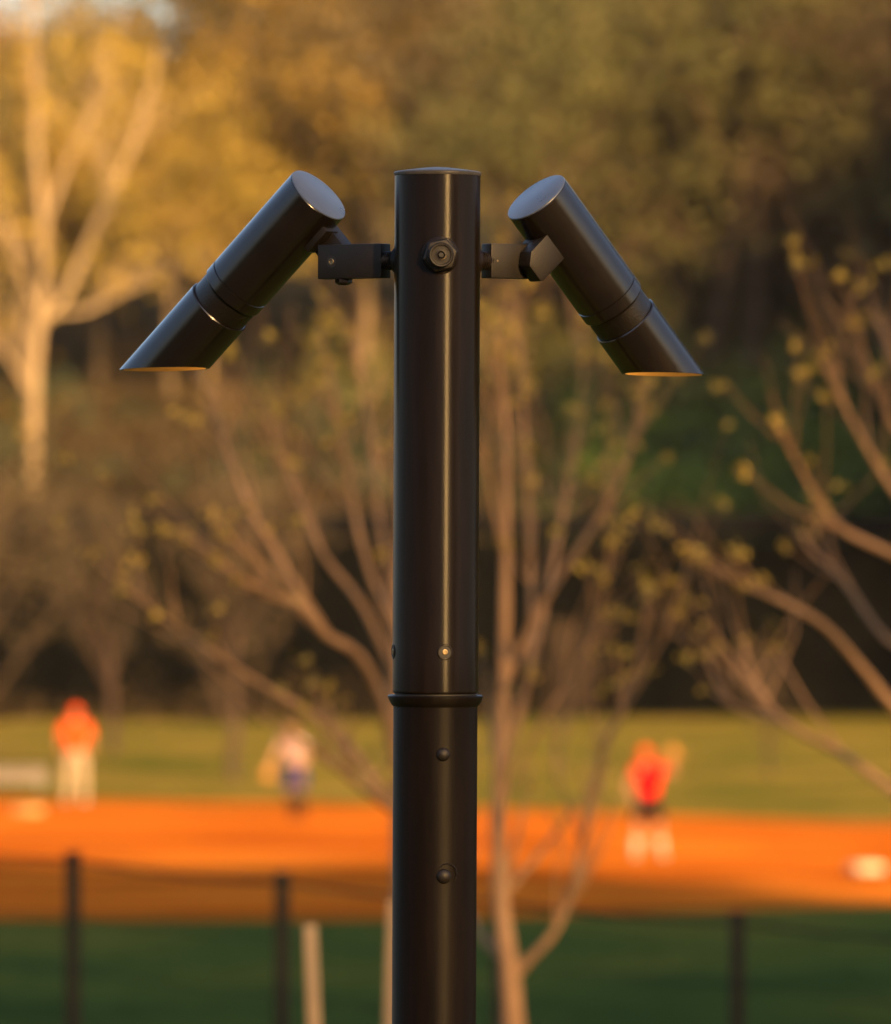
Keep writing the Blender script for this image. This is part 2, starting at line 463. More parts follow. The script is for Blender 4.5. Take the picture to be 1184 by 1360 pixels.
# dome rivets of the lower pole
for (px, py, r) in ((589, 1000, 9.2), (590, 1161, 10.0)):
    az = math.degrees(math.asin((px - axpt(py).x / U - 592) / 56)) if False else math.degrees(math.asin((px - (592 + axpt(py).x / U)) / 56))
    d = radial(az)
    b = MB(); b.lathe(axpt(py) + d * (55.6 * U), d, [(0, r * U)] + [(r * 0.72 * U * math.sin(R(t)), r * U * math.cos(R(t))) for t in (10, 25, 40, 55, 70, 84)], 24)
    b.build('rivet', M['knuckle'], post, 60)
# ring of lifted paint round the lower rivet
d = radial(math.degrees(math.asin((594 - (592 + axpt(1159).x / U)) / 56)))
b = MB(); o = axpt(1159) + d * (55.7 * U); e1 = d.cross(Vector((0, 0, 1))).normalized(); e2 = e1.cross(d)
pts = []; rr = random.Random(3)
for k in range(25):
    a = R(-60 + 215 * k / 24); q = (13.5 + rr.uniform(-0.9, 0.9)) * U
    pts.append(o - e1 * math.cos(a) * q + e2 * math.sin(a) * q * 1.05)
b.tube(pts, [(0.3 + 0.9 * math.sin(math.pi * k / 24)) * U for k in range(25)], 6)
b.build('paint_blister', M['knuckle'], post, 60)

# countersunk set screws of the sleeve
def set_screw(az, py):
    d = radial(az); o = axpt(py) + d * (57.0 * U)
    b = MB(); b.lathe(o, d, [(0.2 * U, 8.0 * U), (0.8 * U, 8.4 * U), (1.1 * U, 9.2 * U), (0.7 * U, 10.2 * U), (-0.4 * U, 10.8 * U)], 28, False, False)
    rim = b.build('screw_rim', M['paint'], post, 60)
    b = MB(); b.lathe(o, d, [(-0.8 * U, 8.4 * U), (0.35 * U, 8.3 * U)], 24)
    b.build('screw_recess', M['dark_hole'], rim, 40)
    b = MB(); b.lathe(o, d, [(0.1 * U, 4.2 * U), (0.8 * U, 4.0 * U), (1.3 * U, 3.0 * U), (1.1 * U, 2.0 * U), (0.4 * U, 1.6 * U)], 20)
    b.build('screw_head', M['steel'], rim, 40)
set_screw(surf_az(593.5) , 865)
set_screw(-80, 865)

# plugged mounting boss that faces the camera
d = radial(4.0); o = axpt(341) + d * (55.5 * U)
b = MB(); b.lathe(o, d, [(0, 25 * U), (2.2 * U, 25 * U), (3.4 * U, 23.5 * U)], 40)
bw = b.build('boss_washer', M['paint'], post, 40)
b = MB(); b.lathe(o + d * 3.2 * U, d, [(0, 23.5 * U), (9 * U, 23.5 * U), (11 * U, 21 * U)], 6, phase=R(12))
b.build('hex_nut', M['knuckle'], post, 25, bevel=0.6 * U)
b = MB(); b.lathe(o + d * 13 * U, d, [(0, 16.5 * U), (9 * U, 16.5 * U), (10.4 * U, 15.2 * U), (10.2 * U, 13.2 * U), (8.6 * U, 12.4 * U), (8.2 * U, 8 * U), (8.9 * U, 5 * U), (6.5 * U, 3.6 * U), (6.2 * U, 1.0 * U)], 36)
pl = b.build('plug', M['knuckle'], post, 35)
b = MB(); b.lathe(o + d * 15 * U, d, [(6.9 * U, 3.4 * U), (7.2 * U, 3.2 * U)], 6)
b.build('socket', M['dark_hole'], pl, 20)
b = MB(); rr = random.Random(11)
oo = o + d * 21.6 * U; e1 = d.cross(Vector((0, 0, 1))).normalized(); e2 = e1.cross(d)
b.tube([oo + e1 * (6.2 * math.cos(R(t))) * U + e2 * (6.2 * math.sin(R(t))) * U for t in range(190, 300, 10)], [0.9 * U] * 11, 6)
b.build('seam_ridge', M['steel'], pl, 60)

def spotlight(side, phi, axh, axz, top_px, top_py, delta, arm_r0, arm_r1, front):
    """side -1/+1; phi degrees the arm swings away from the camera; ax = (horizontal, down) direction of the lamp"""
    h = Vector((side * math.cos(R(phi)), math.sin(R(phi)), 0))
    nf = Vector((side * math.sin(R(phi)), -math.cos(R(phi)), 0))       # sideways, towards the camera
    dn = Vector((0, 0, -1))
    c0 = axpt(344.8)
    # threaded stub and arm block
    b = MB(); b.lathe(c0 + h * 53 * U, h, [(0, 19 * U), (9 * U, 19 * U), (11 * U, 17 * U)], 32)
    b.build('stub_flange', M['paint'], post, 40)
    b = MB()
    prof = [(0, 12 * U)]
    for k in range(7):
        prof += [((3 + 3 * k) * U, 12.8 * U), ((4.5 + 3 * k) * U, 11.6 * U)]
    b.lathe(c0 + h * 62 * U, h, prof, 28)
    b.build('threaded_stub', M['steel'] if False else M['paint'], post, 40)
    W = 12 * U
    b = MB(); mid = (arm_r0 + arm_r1) / 2
    b.box(c0 + h * mid * U, h * ((arm_r1 - arm_r0) / 2 * U), nf * W, dn * 23 * U)
    arm = b.build('arm_bracket', M['knuckle'], post, 30, bevel=1.3 * U)
    # lamp geometry
    a = (h * axh + dn * axz).normalized(); p = (-h * axz + dn * axh).normalized()
    r_top = ((top_px - 581) * side - side * 0 - math.sin(R(phi)) * delta) / math.cos(R(phi))
    T = Vector((c0.x, c0.y, 0)) + h * r_top * U + nf * delta * U
    kd = T.y / D0
    T.x = (top_px - 592) * U * kd; T.z = CAM.z - (top_py - HOR) * U * kd
    # knuckle plate beside the arm, swung to the lamp's angle
    kc = -front * 1.0
    koff = (12 + 13.5) * (1 if front > 0 else -1)
    kw = 13 * U
    def kp(u, v, w): return T - nf * delta * U + nf * (koff * U + w) + a * u * U + p * v * U
    b = MB()
    pa = [(38, 14), (80, 14), (80, 82), (77, 85), (50, 85), (38, 70)] if side > 0 else [(20, 24), (58, 24), (60, 78), (54, 92), (42, 96), (28, 92), (20, 80)]
    vs = [kp(u, v, -kw) for (u, v) in pa] + [kp(u, v, kw) for (u, v) in pa]; n = len(pa)
    b.add(vs, [tuple(range(n))[::-1], tuple(range(n, 2 * n))] + [(i, (i + 1) % n, n + (i + 1) % n, n + i) for i in range(n)])
    kn = b.build('knuckle', M['knuckle'], post, 30, bevel=1.1 * U)
    # saddle that joins knuckle and lamp
    b = MB(); u0, u1 = (38, 80) if side > 0 else (18, 60)
    um, ul = (u0 + u1) / 2, (u1 - u0) / 2
    b.box(T + a * um * U + p * 41 * U, a * ul * U, nf * 15 * U, p * 11 * U)
    b.build('saddle', M['knuckle'], post, 30, bevel=1.5 * U)
    # pivot screw with head on the camera side, lock nut under the arm
    sc = c0 + h * (arm_r1 - 22) * U + nf * W
    if front < 0:
        b = MB(); b.lathe(sc, nf, [(-1 * U, 7.6 * U), (0.35 * U, 7.6 * U)], 24)
        rc = b.build('screw_recess', M['dark_hole'], arm, 40)
        b = MB(); b.lathe(sc, nf, [(0, 4.6 * U), (1.0 * U, 4.4 * U), (1.5 * U, 3.6 * U), (1.3 * U, 2.4 * U), (0.5 * U, 2.0 * U)], 20)
        b.build('screw_head', M['steel'], arm, 40)
        b = MB(); b.lathe(c0 + h * (arm_r1 - 34) * U + dn * 22 * U, dn, [(0, 11.5 * U), (6 * U, 11.5 * U), (9.5 * U, 6 * U)], 6)
        b.build('lock_nut', M['paint'], arm, 25)
    else:
        b = MB(); b.lathe(c0 + h * (arm_r0 + 10) * U + nf * W, nf, [(-0.5 * U, 1.6 * U), (0.6 * U, 1.3 * U)], 12)
        b.build('dimple', M['steel'], arm, 40)
    # lamp: body, end cap, ring, visor, lens
    Rr = 45.6
    b = MB(); b.lathe(T, a, [(2.2 * U, (Rr - 0.6) * U), (3 * U, Rr * U), (60 * U, Rr * U), (120 * U, Rr * U), (171 * U, Rr * U), (171.8 * U, (Rr - 1.3) * U), (172.8 * U, (Rr - 1.3) * U),
                             (173.6 * U, Rr * U), (189 * U, Rr * U), (190.5 * U, (Rr - 1.2) * U), (191 * U, 38 * U)], 96)
    body = b.build('lamp_body', M['lamp_paint'], post, 35)
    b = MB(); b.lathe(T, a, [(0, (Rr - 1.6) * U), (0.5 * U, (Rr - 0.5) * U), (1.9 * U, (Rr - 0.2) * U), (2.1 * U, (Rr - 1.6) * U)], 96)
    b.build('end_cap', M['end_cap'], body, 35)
    b = MB(); b.lathe(T, a, [(190.6 * U, 40.5 * U)] + [((192 + k * 3.2 + j * 1.6) * U, (42.8 if j == 0 else 42.4) * U) for k in range(9) for j in (0, 1)] + [(221.5 * U, 42.1 * U)], 96)
    b.build('focus_ring', M['ring'], body, 30)
    # visor: tube with a cut parallel to the ground
    cn = (Vector((0, 0, -1)) + Vector((0, -1, 0)) * math.tan(R(2.4))).normalized()
    tip = 490 if side < 0 else 497
    e1 = a.cross(Vector((0, 0, 1))).normalized(); e2 = a.cross(e1)
    # axis point where the cut crosses
    zc = CAM.z - (tip - HOR) * U * (D0 + (T.y - D0) + a.y * 300 * U) / D0
    t_ax = (T.z - zc) / -a.z
    C = T + a * t_ax
    nseg = 128
    def ring_pts(r, t=None):
        out = []
        for k in range(nseg):
            an = 2 * math.pi * k / nseg
            q = T + (e1 * math.cos(an) + e2 * math.sin(an)) * r * U
            tt = t * U if t is not None else (C - q).dot(cn) / a.dot(cn)
            out.append(q + a * tt)
        return out
    def blend(A, B, f): return [x * (1 - f) + y * f for x, y in zip(A, B)]
    ro, ri = 45.6, 42.0
    o0, o1 = ring_pts(ro - 1.2, 219.0), ring_pts(ro, 220.4)
    oe, ie = ring_pts(ro), ring_pts(ri)
    i1 = ring_pts(ri, 236)
    loops = [ring_pts(ri, 219.2), o0, o1, blend(o1, oe, 0.5), oe, ie]
    b = MB()
    for L in loops: b.v.extend([tuple(q) for q in L])
    for i in range(len(loops) - 1):
        for k in range(nseg):
            k2 = (k + 1) % nseg
            b.f.append((i * nseg + k, i * nseg + k2, (i + 1) * nseg + k2, (i + 1) * nseg + k))
    vis = b.build('visor', M['lamp_paint'], body, 35)
    b = MB()
    ri2 = ri + 0.02
    l2 = [ring_pts(ri2), blend(ring_pts(ri2), ring_pts(ri2, 236), 0.5), ring_pts(ri2, 236)]
    for L in l2: b.v.extend([tuple(q) for q in L])
    for i in range(2):
        for k in range(nseg):
            k2 = (k + 1) % nseg
            b.f.append((i * nseg + k, i * nseg + k2, (i + 1) * nseg + k2, (i + 1) * nseg + k))
    b.build('visor_lining', M['visor_in'], body, 60)
    b = MB(); b.lathe(T, a, [(232 * U, ri * U), (237 * U, ri * U)], 48)
    b.build('lens', M['lens'], body, 30)

spotlight(-1, 32, 0.735, 0.678, 424, 258, -10, 81, 182, -1)
spotlight(+1, 34, 0.667, 0.745, 712, 261, 10, 79, 150, +1)

# ------------------------------------------------------------------ tree machinery
def grow(rng, base, direction, length, r0, levels, kids, spread, bend=0.12, up=0.25, seg=5, shrink=0.62, out=None, lvl=0, kstart=0.35):
    """recursive limbs -> list of (points, radii, level)"""
    if out is None: out = []
    pts, rad = [Vector(base)], [r0]
    d = Vector(direction).normalized()
    for i in range(seg):
        d = (d + Vector((rng.gauss(0, bend), rng.gauss(0, bend), rng.gauss(0, bend * 0.6) + up * 0.12))).normalized()
        pts.append(pts[-1] + d * (length / seg))
        rad.append(r0 * (1 - 0.72 * (i + 1) / seg))
    out.append((pts, rad, lvl))
    if lvl < levels:
        for k in range(kids[lvl]):
            t = kstart + (1 - kstart) * (k + rng.random()) / kids[lvl]
            f = t * seg; i = min(seg - 1, int(f)); q = pts[i].lerp(pts[i + 1], f - i)
            axis = (pts[i + 1] - pts[i]).normalized()
            az = rng.uniform(0, 2 * math.pi) if lvl else k * 2.4 + rng.uniform(-.5, .5)
            e1 = axis.cross(Vector((0.3, 0.9, 0.1))).normalized(); e2 = axis.cross(e1)
            an = R(spread + rng.uniform(-14, 14))
            nd = axis * math.cos(an) + (e1 * math.cos(az) + e2 * math.sin(az)) * math.sin(an)
            nd.z += up * 0.5
            grow(rng, q, nd, length * shrink * rng.uniform(0.75, 1.15) * (1.1 - 0.45 * (t - kstart)), rad[i] * 0.55, levels, kids, spread, bend * 1.2, up, max(3, seg - 1), shrink, out, lvl + 1, 0.2)
    return out

def limbs_mesh(limbs, maxl, minr=0.0, sides=(8, 6, 5, 4, 3)):
    b = MB()
    for (p, r, l) in limbs:
        if l <= maxl: b.tube(p, [max(x, minr) for x in r], sides[min(l, 4)], cap=False)
    return b

def leaf_quads(nrng, centers, per, radius, size, flat=0.8):
    c = np.repeat(np.asarray(centers, dtype=np.float32), per, axis=0)
    n = len(c)
    c = c + nrng.normal(0, 1, (n, 3)) * np.array([radius, radius, radius * flat])
    u = nrng.normal(0, 1, (n, 3)); u /= np.linalg.norm(u, axis=1, keepdims=True)
    w = nrng.normal(0, 1, (n, 3)); w -= (w * u).sum(1, keepdims=True) * u; w /= np.linalg.norm(w, axis=1, keepdims=True)
    s = size * nrng.uniform(0.55, 1.3, (n, 1))
    u, w = u * s, w * s * 0.55
    v = np.stack([c - u, c + w, c + u, c - w], 1).reshape(-1, 3)
    q = np.arange(4 * n).reshape(-1, 4)
    return v, q

def make_tree(name, seed, H, r0, leafm, barkm, lean=(0, 0), kids=(7, 5, 4), spread=48, per=10, lrad=0.55, lsize=0.22, trunk_frac=0.62, up=0.25, kstart=0.35, keep=1.0, shrink=0.6):
    rng = random.Random(seed); nr = np.random.default_rng(seed)
    limbs = grow(rng, (0, 0, -0.3), (lean[0], lean[1], 1), H * trunk_frac * 1.25, r0, 3, kids, spread, 0.07, up, 7, shrink, kstart=kstart)
    root = empty(name, (0, 0, 0))
    limbs_mesh(limbs, 1, r0 * 0.05).build('trunk', barkm, root, 60)
    tb = limbs_mesh([l for l in limbs if l[2] >= 2], 3, r0 * 0.035, (3, 3, 3, 3, 3))
    tips = []
    for (p, r, l) in limbs:
        if l >= 2:
            for q in p[1:]:
                if rng.random() < keep: tips.append(tuple(q))
    v, q = leaf_quads(nr, tips, per, lrad, lsize)
    cr = quick_mesh('crown', v, q, leafm, root)
    tw = tag(tb.build('twigs', barkm, root), kind='stuff')
    return root

def place(root, x, y, s=1.0, rz=0.0, label=None, cat='tree', group=None, z=None):
    root.location = (x, y, hz(x, y) if z is None else z)
    root.scale = (s, s, s); root.rotation_euler = (0, 0, rz)
    tag(root, label, cat, group)
    return root

protos = {
    'gold1': lambda: make_tree('woodland_tree', 21, 14, 0.24, M['leaf_gold'], M['bark_pale'], kids=(9, 5, 4), per=5, lrad=0.5, lsize=0.17),
    'gold2': lambda: make_tree('woodland_tree', 22, 14, 0.22, M['leaf_gold'], M['bark_pale'], kids=(8, 6, 4), per=4, lrad=0.6, lsize=0.17, spread=55),
    'olive': lambda: make_tree('woodland_tree', 23, 14, 0.24, M['leaf_olive'], M['bark_brown'], kids=(9, 6, 4), per=4, lrad=0.6, lsize=0.17),
    'brown1': lambda: make_tree('woodland_tree', 24, 14, 0.22, M['leaf_brown'], M['bark_brown'], kids=(10, 6, 4), per=3, lrad=0.5, lsize=0.15),
    'brown2': lambda: make_tree('woodland_tree', 25, 14, 0.24, M['leaf_brown'], M['bark_brown'], kids=(9, 5, 5), per=3, lrad=0.6, lsize=0.15, spread=40),
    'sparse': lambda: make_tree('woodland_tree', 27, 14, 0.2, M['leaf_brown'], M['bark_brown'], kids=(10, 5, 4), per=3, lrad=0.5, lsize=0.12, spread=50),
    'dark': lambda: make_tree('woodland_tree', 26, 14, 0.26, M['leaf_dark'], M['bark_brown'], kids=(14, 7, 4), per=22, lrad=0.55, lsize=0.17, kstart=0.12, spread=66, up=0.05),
}
LBL = {
    'gold1': 'golden budding tree with pale limbs on the sunlit wooded hillside',
    'gold2': 'golden budding tree with spreading pale limbs on the sunlit hillside',
    'olive': 'olive green leafing tree in the wood on the hillside',
    'brown1': 'bare brown twiggy tree in the wood on the hillside',
    'brown2': 'upright bare brown tree in the wood on the hillside',
    'dark': 'dark dense evergreen tree in the wood on the hillside',
}
made = {}
def tree(kind, x, y, s, rz, label=None, group='trees of the hillside wood', z=None):
    if kind not in made:
        made[kind] = protos[kind](); r = made[kind]
    else:
        r = copy_tree(made[kind])
    return place(r, x, y, s, rz, label or LBL[kind], 'tree', group, z)

rng = random.Random(77)
# the wood: rows up the hillside; golden on the left, brown and olive to the right
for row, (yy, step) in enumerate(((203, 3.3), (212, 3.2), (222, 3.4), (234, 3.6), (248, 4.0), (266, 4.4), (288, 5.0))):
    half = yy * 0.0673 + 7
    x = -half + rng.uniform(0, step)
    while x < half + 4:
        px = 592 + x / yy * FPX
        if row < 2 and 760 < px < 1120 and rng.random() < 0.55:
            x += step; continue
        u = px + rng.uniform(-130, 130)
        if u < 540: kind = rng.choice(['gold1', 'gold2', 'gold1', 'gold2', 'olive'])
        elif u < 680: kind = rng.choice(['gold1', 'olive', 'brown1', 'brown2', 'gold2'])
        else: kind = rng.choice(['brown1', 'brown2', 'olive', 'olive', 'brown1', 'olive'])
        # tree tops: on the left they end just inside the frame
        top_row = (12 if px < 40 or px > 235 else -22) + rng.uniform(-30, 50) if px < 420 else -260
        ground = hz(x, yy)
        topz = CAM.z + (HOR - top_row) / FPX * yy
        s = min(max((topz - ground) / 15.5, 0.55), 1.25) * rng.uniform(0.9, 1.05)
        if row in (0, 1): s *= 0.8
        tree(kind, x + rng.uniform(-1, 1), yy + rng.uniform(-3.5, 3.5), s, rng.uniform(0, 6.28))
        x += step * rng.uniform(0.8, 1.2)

# the wood goes on to both sides
side_rng = random.Random(91)
for (yy, step) in ((206, 6.0), (220, 5.5), (238, 5.5), (262, 6.5)):
    for sg in (-1, 1):
        x = yy * 0.0673 + 8 + side_rng.uniform(0, 3)
        while x < 74:
            kind = side_rng.choice(['gold1', 'gold2', 'olive', 'gold1'] if sg < 0 else ['brown1', 'brown2', 'olive', 'olive', 'dark'])
            tree(kind, sg * x, yy + side_rng.uniform(-4, 4), side_rng.uniform(0.85, 1.1) * (0.85 if sg < 0 else 1.1), side_rng.uniform(0, 6.28))
            x += step * side_rng.uniform(0.8, 1.2)
# tall evergreens to the right of the ball field that shade the right of the hillside
for (x, y, s) in ((21, 164, 1.2), (20.5, 170, 1.3), (24, 161, 1.5), (25, 168, 1.5), (27, 176, 1.3), (26, 186, 1.35), (30, 190, 1.5), (26, 196, 1.4)):
    tree('dark', x, y, s, rng.uniform(0, 6), 'tall dark evergreen on the slope past the end of the black fence', 'evergreens past the fence')
# trees right of the near slope: their shade lies over the near grass and part of the infield
for (x, y, s) in ((9.6, 45, 0.72), (13, 46.5, 0.95), (17, 45, 1.2), (19.6, 46, 1.3), (22.4, 45, 1.42), (27.2, 46, 1.02), (30.5, 45, 0.98), (34, 46, 0.95), (38, 45, 0.95), (42.5, 46, 0.95)):
    tree('dark', x, y, s, rng.uniform(0, 6), 'dark evergreen in the row that shades the near grass', 'evergreens beside the near grass')
# thin trees behind the camera: filtered light on the post
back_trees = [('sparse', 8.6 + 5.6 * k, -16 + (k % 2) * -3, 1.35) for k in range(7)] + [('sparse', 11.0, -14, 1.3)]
for k in range(26):  # dense unseen rows added as a dark backdrop for the post's reflections
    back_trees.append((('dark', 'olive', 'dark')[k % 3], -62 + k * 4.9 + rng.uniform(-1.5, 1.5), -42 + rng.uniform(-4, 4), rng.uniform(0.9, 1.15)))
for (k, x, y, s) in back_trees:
    tree(k, x, y, s, rng.uniform(0, 6), 'unseen tall tree in the belt on the grass away from the ball field', 'trees behind the near slope')

# the big pale sycamore, limbs set out as the photograph shows them
def tube_tree(name, d, limbs, m, twigs=0, tw_len=0.4, seed=1, bud_m=None, bud_n=0, bud_r=0.03, bud_s=0.03, depth=0.8, rbase=None, sub=2):
    """limbs: list of (list of (px, py), r_start, r_end in metres)"""
    rng = random.Random(seed); nr = np.random.default_rng(seed)
    base = at(*limbs[0][0][0], d); base.z = hz(base.x, d)
    root = empty(name, base)
    done = []
    budpts = []
    twb = MB()
    first = True
    for li, (poly, ra, rb) in enumerate(limbs):
        tgt = 0.0 if li == 0 else rng.uniform(-depth, depth)
        # start depth: nearest point already built
        p0 = at(*poly[0], d)
        if done:
            best = min(done, key=lambda q: (q.x - p0.x) ** 2 + (q.z - p0.z) ** 2)
            y0 = best.y
            near2 = (best.x - p0.x) ** 2 + (best.z - p0.z) ** 2
        else: best, y0, near2 = None, d, 1
        n = len(poly); pts = []
        L = [0.0]
        for (q0, q1) in zip(poly[:-1], poly[1:]): L.append(L[-1] + math.hypot(q1[0] - q0[0], q1[1] - q0[1]))
        for i, q in enumerate(poly):
            t = L[i] / L[-1]
            dd = y0 + tgt * t
            pts.append(at(q[0], q[1], dd))
        if best is not None and near2 < 0.16: pts[0] = best.copy()
        # smooth (Catmull-Rom) with a little unevenness
        fine, rad = [], []
        for i in range(n - 1):
            a_, b_, c_, e_ = pts[max(i - 1, 0)], pts[i], pts[i + 1], pts[min(i + 2, n - 1)]
            for k in range(4):
                t = k / 4
                q = 0.5 * ((2 * b_) + (c_ - a_) * t + (2 * a_ - 5 * b_ + 4 * c_ - e_) * t * t + (3 * b_ - 3 * c_ + e_ - a_) * t ** 3)
                fine.append(q)
        fine.append(pts[-1])
        m_ = len(fine)
        for i in range(m_):
            t = i / (m_ - 1)
            rad.append((ra + (rb - ra) * t ** 0.58) * rng.uniform(0.94, 1.08))
        if li == 0:                                   # root flare into the ground
            fine.insert(0, Vector((fine[0].x, fine[0].y, base.z - 0.05))); rad.insert(0, ra * 1.25)
        done.extend(fine)
        b = MB(); b.tube(fine, rad, 8 if ra > 0.02 else 6)
        if li == 0: trunk = b.build('trunk', m, root, 60)
        else: b.build('branch', m, root, 60)
        if li > 0 or True:
            for k in range(int(twigs * (1 if li else 0.6))):
                t = rng.uniform(0.35, 1.0); i = min(m_ - 2, int(t * (m_ - 1)))
                ax = (fine[i + 1] - fine[i]).normalized()
                nd = (ax + Vector((rng.gauss(0, .55), rng.gauss(0, .55), rng.uniform(0.0, 0.6)))).normalized()
                q0 = fine[i]; ln = tw_len * rng.uniform(0.4, 1.2)
                q1 = q0 + nd * ln * 0.5 + Vector((0, 0, ln * 0.04)); q2 = q1 + (nd + Vector((rng.gauss(0, .2), rng.gauss(0, .2), .25))).normalized() * ln * 0.5
                rr_ = min(rad[i] * 0.45, ln * 0.03)
                twb.tube([q0, q1, q2], [rr_, rr_ * 0.7, rr_ * 0.35], 4, cap=False)
                for s_ in range(sub):
                    if rng.random() < 0.75: budpts.append(tuple(q1.lerp(q2, rng.random())))
                if rng.random() < 0.75: budpts.append(tuple(q2))
            budpts.append(tuple(fine[-1]))
    if twb.v: tag(twb.build('twigs', m, root, 60), kind='stuff')
    if bud_m and budpts:
        v, q = leaf_quads(nr, np.array(budpts) - np.array(base)[None, :], bud_n, bud_r, bud_s)
        tag(quick_mesh('buds', v, q, bud_m, root), kind='stuff')
    return root

D = 178.0; w = 0.52 * D / FPX
t = tube_tree('sycamore_tree', D, [
    ([(48, 900), (46, 700), (44, 560), (48, 460), (58, 360), (58, 290)], 17 * w, 14 * w),
    ([(56, 300), (48, 200), (46, 100), (42, 0), (40, -90)], 12 * w, 7 * w),
    ([(60, 310), (84, 230), (112, 170), (128, 120), (140, 60)], 10 * w, 4 * w),
    ([(58, 440), (88, 390), (118, 320), (150, 250), (180, 180), (203, 110), (212, 60)], 13 * w, 6 * w),
    ([(74, 430), (115, 412), (160, 390), (215, 366)], 9 * w, 3 * w),
    ([(52, 420), (26, 360), (8, 300), (-20, 230)], 8 * w, 4 * w),
    ([(44, 540), (10, 470), (-30, 420)], 8 * w, 4 * w),
    ([(150, 250), (132, 205), (122, 160)], 5 * w, 2 * w),
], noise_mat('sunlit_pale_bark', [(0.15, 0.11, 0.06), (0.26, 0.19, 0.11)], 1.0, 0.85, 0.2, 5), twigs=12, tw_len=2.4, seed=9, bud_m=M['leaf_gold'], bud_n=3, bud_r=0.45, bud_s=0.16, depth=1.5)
tag(t, 'big pale barked tree with bare forking limbs lit gold beside the fence', 'tree')

# ------------------------------------------------------------------ young trees near the post
def young(name, d, limbs, label, seed, tw):
    w = d / FPX
    t = tube_tree(name, d, [(p, a * w * (0.92 if i == 0 else 0.66), b * w * 0.5) for i, (p, a, b) in enumerate(limbs)], M['bark_near'], twigs=tw, tw_len=0.34, seed=seed,
                  bud_m=M['bud'], bud_n=8, bud_r=0.012, bud_s=0.0125, depth=0.7, sub=0)
    return tag(t, label, 'tree', 'young trees on the near slope')
young('young_tree', 17.6, [
    ([(541, 1700), (538, 1360), (535, 1200), (530, 1080), (528, 960), (526, 840), (530, 700), (536, 560)], 24, 8),
    ([(530, 1010), (505, 925), (474, 868), (432, 842), (396, 802), (350, 788), (300, 752), (244, 706)], 15, 5),
    ([(430, 842), (380, 755), (340, 690), (306, 610), (290, 560), (272, 518)], 11, 4),
    ([(526, 905), (482, 805), (430, 738), (400, 670), (372, 600), (350, 545)], 10, 4),
    ([(526, 850), (500, 785), (476, 705), (462, 625), (450, 560), (434, 480)], 10, 4),
    ([(526, 830), (506, 705), (496, 600), (482, 510), (470, 440)], 8, 3),
    ([(530, 1085), (478, 1042), (420, 996)], 12, 8),
    ([(530, 1070), (440, 968), (340, 905), (256, 850), (195, 803), (160, 778)], 10, 3),
], 'young budding tree with a fan of bare branches right behind the post', 31, 15)
young('young_tree', 18.2, [
    ([(686, 1700), (683, 1400), (678, 1300), (668, 1220), (662, 1110), (666, 1000), (670, 880), (672, 740), (672, 620), (668, 520), (664, 450)], 22, 7),
    ([(676, 1292), (706, 1272), (738, 1236), (760, 1180), (774, 1120), (792, 1050), (806, 970)], 13, 6),
    ([(676, 1285), (645, 1250), (622, 1210), (606, 1150), (602, 1040)], 12, 6),
    ([(668, 900), (722, 800), (782, 710), (822, 640), (842, 580), (856, 505)], 10, 4),
    ([(668, 1000), (702, 900), (706, 780), (700, 620), (690, 470), (682, 430)], 9, 4),
    ([(774, 1120), (802, 1000), (852, 900), (888, 830), (918, 735)], 7, 3),
    ([(702, 900), (742, 720), (760, 620), (772, 545)], 7, 3),
    ([(668, 1080), (720, 960), (770, 880), (800, 800), (812, 720)], 6, 3),
    ([(672, 740), (650, 640), (648, 540), (655, 460)], 7, 3),
], 'young budding tree with a low forked trunk beside the post', 32, 15)
young('young_tree', 17.0, [
    ([(1318, 1800), (1306, 1400), (1290, 1200), (1270, 1040), (1250, 880), (1238, 720), (1232, 600), (1228, 500)], 26, 7),
    ([(1282, 1130), (1190, 1052), (1120, 1002), (1040, 958), (1004, 905), (986, 850)], 15, 6),
    ([(1120, 1002), (1050, 964), (972, 936), (938, 868)], 8, 4),
    ([(1262, 985), (1188, 938), (1148, 890), (1092, 828), (1024, 792), (984, 776)], 14, 5),
    ([(1240, 770), (1160, 724), (1104, 690), (1058, 612), (1028, 558)], 12, 5),
    ([(1236, 710), (1168, 622), (1122, 540), (1088, 470)], 10, 5),
    ([(1230, 640), (1184, 560), (1152, 482), (1136, 425)], 9, 4),
    ([(1250, 880), (1180, 850), (1120, 770), (1082, 735), (1060, 705)], 9, 4),
    ([(1230, 560), (1196, 490), (1164, 420)], 8, 4),
], 'young budding tree with thick upcurving branches standing apart from the post', 33, 8)

# ------------------------------------------------------------------ bare trees at the edge of the outfield
bare = None
bare_defs = [(310, 1036, 0.85), (742, 1034, 0.45), (1022, 1030, 0.36), (150, 1000, 0.8), (-30, 1030, 0.85)]
for i, (px, py, s) in enumerate(bare_defs):
    d = CAM.z * FPX / (py - HOR)
    if bare is None:
        bare = make_tree('bare_tree', 41, 6.4, 0.14, M['leaf_brown'], M['bark_brown'], kids=(8, 5, 4), spread=34, per=2, lrad=0.22, lsize=0.07, kstart=0.28, up=0.35)
        o = bare
    else: o = copy_tree(bare)
    place(o, (px - 592) / FPX * d, d, s, i * 1.7, 'small bare brown tree standing on the outfield grass before the black fence', 'tree', 'bare trees along the outfield')

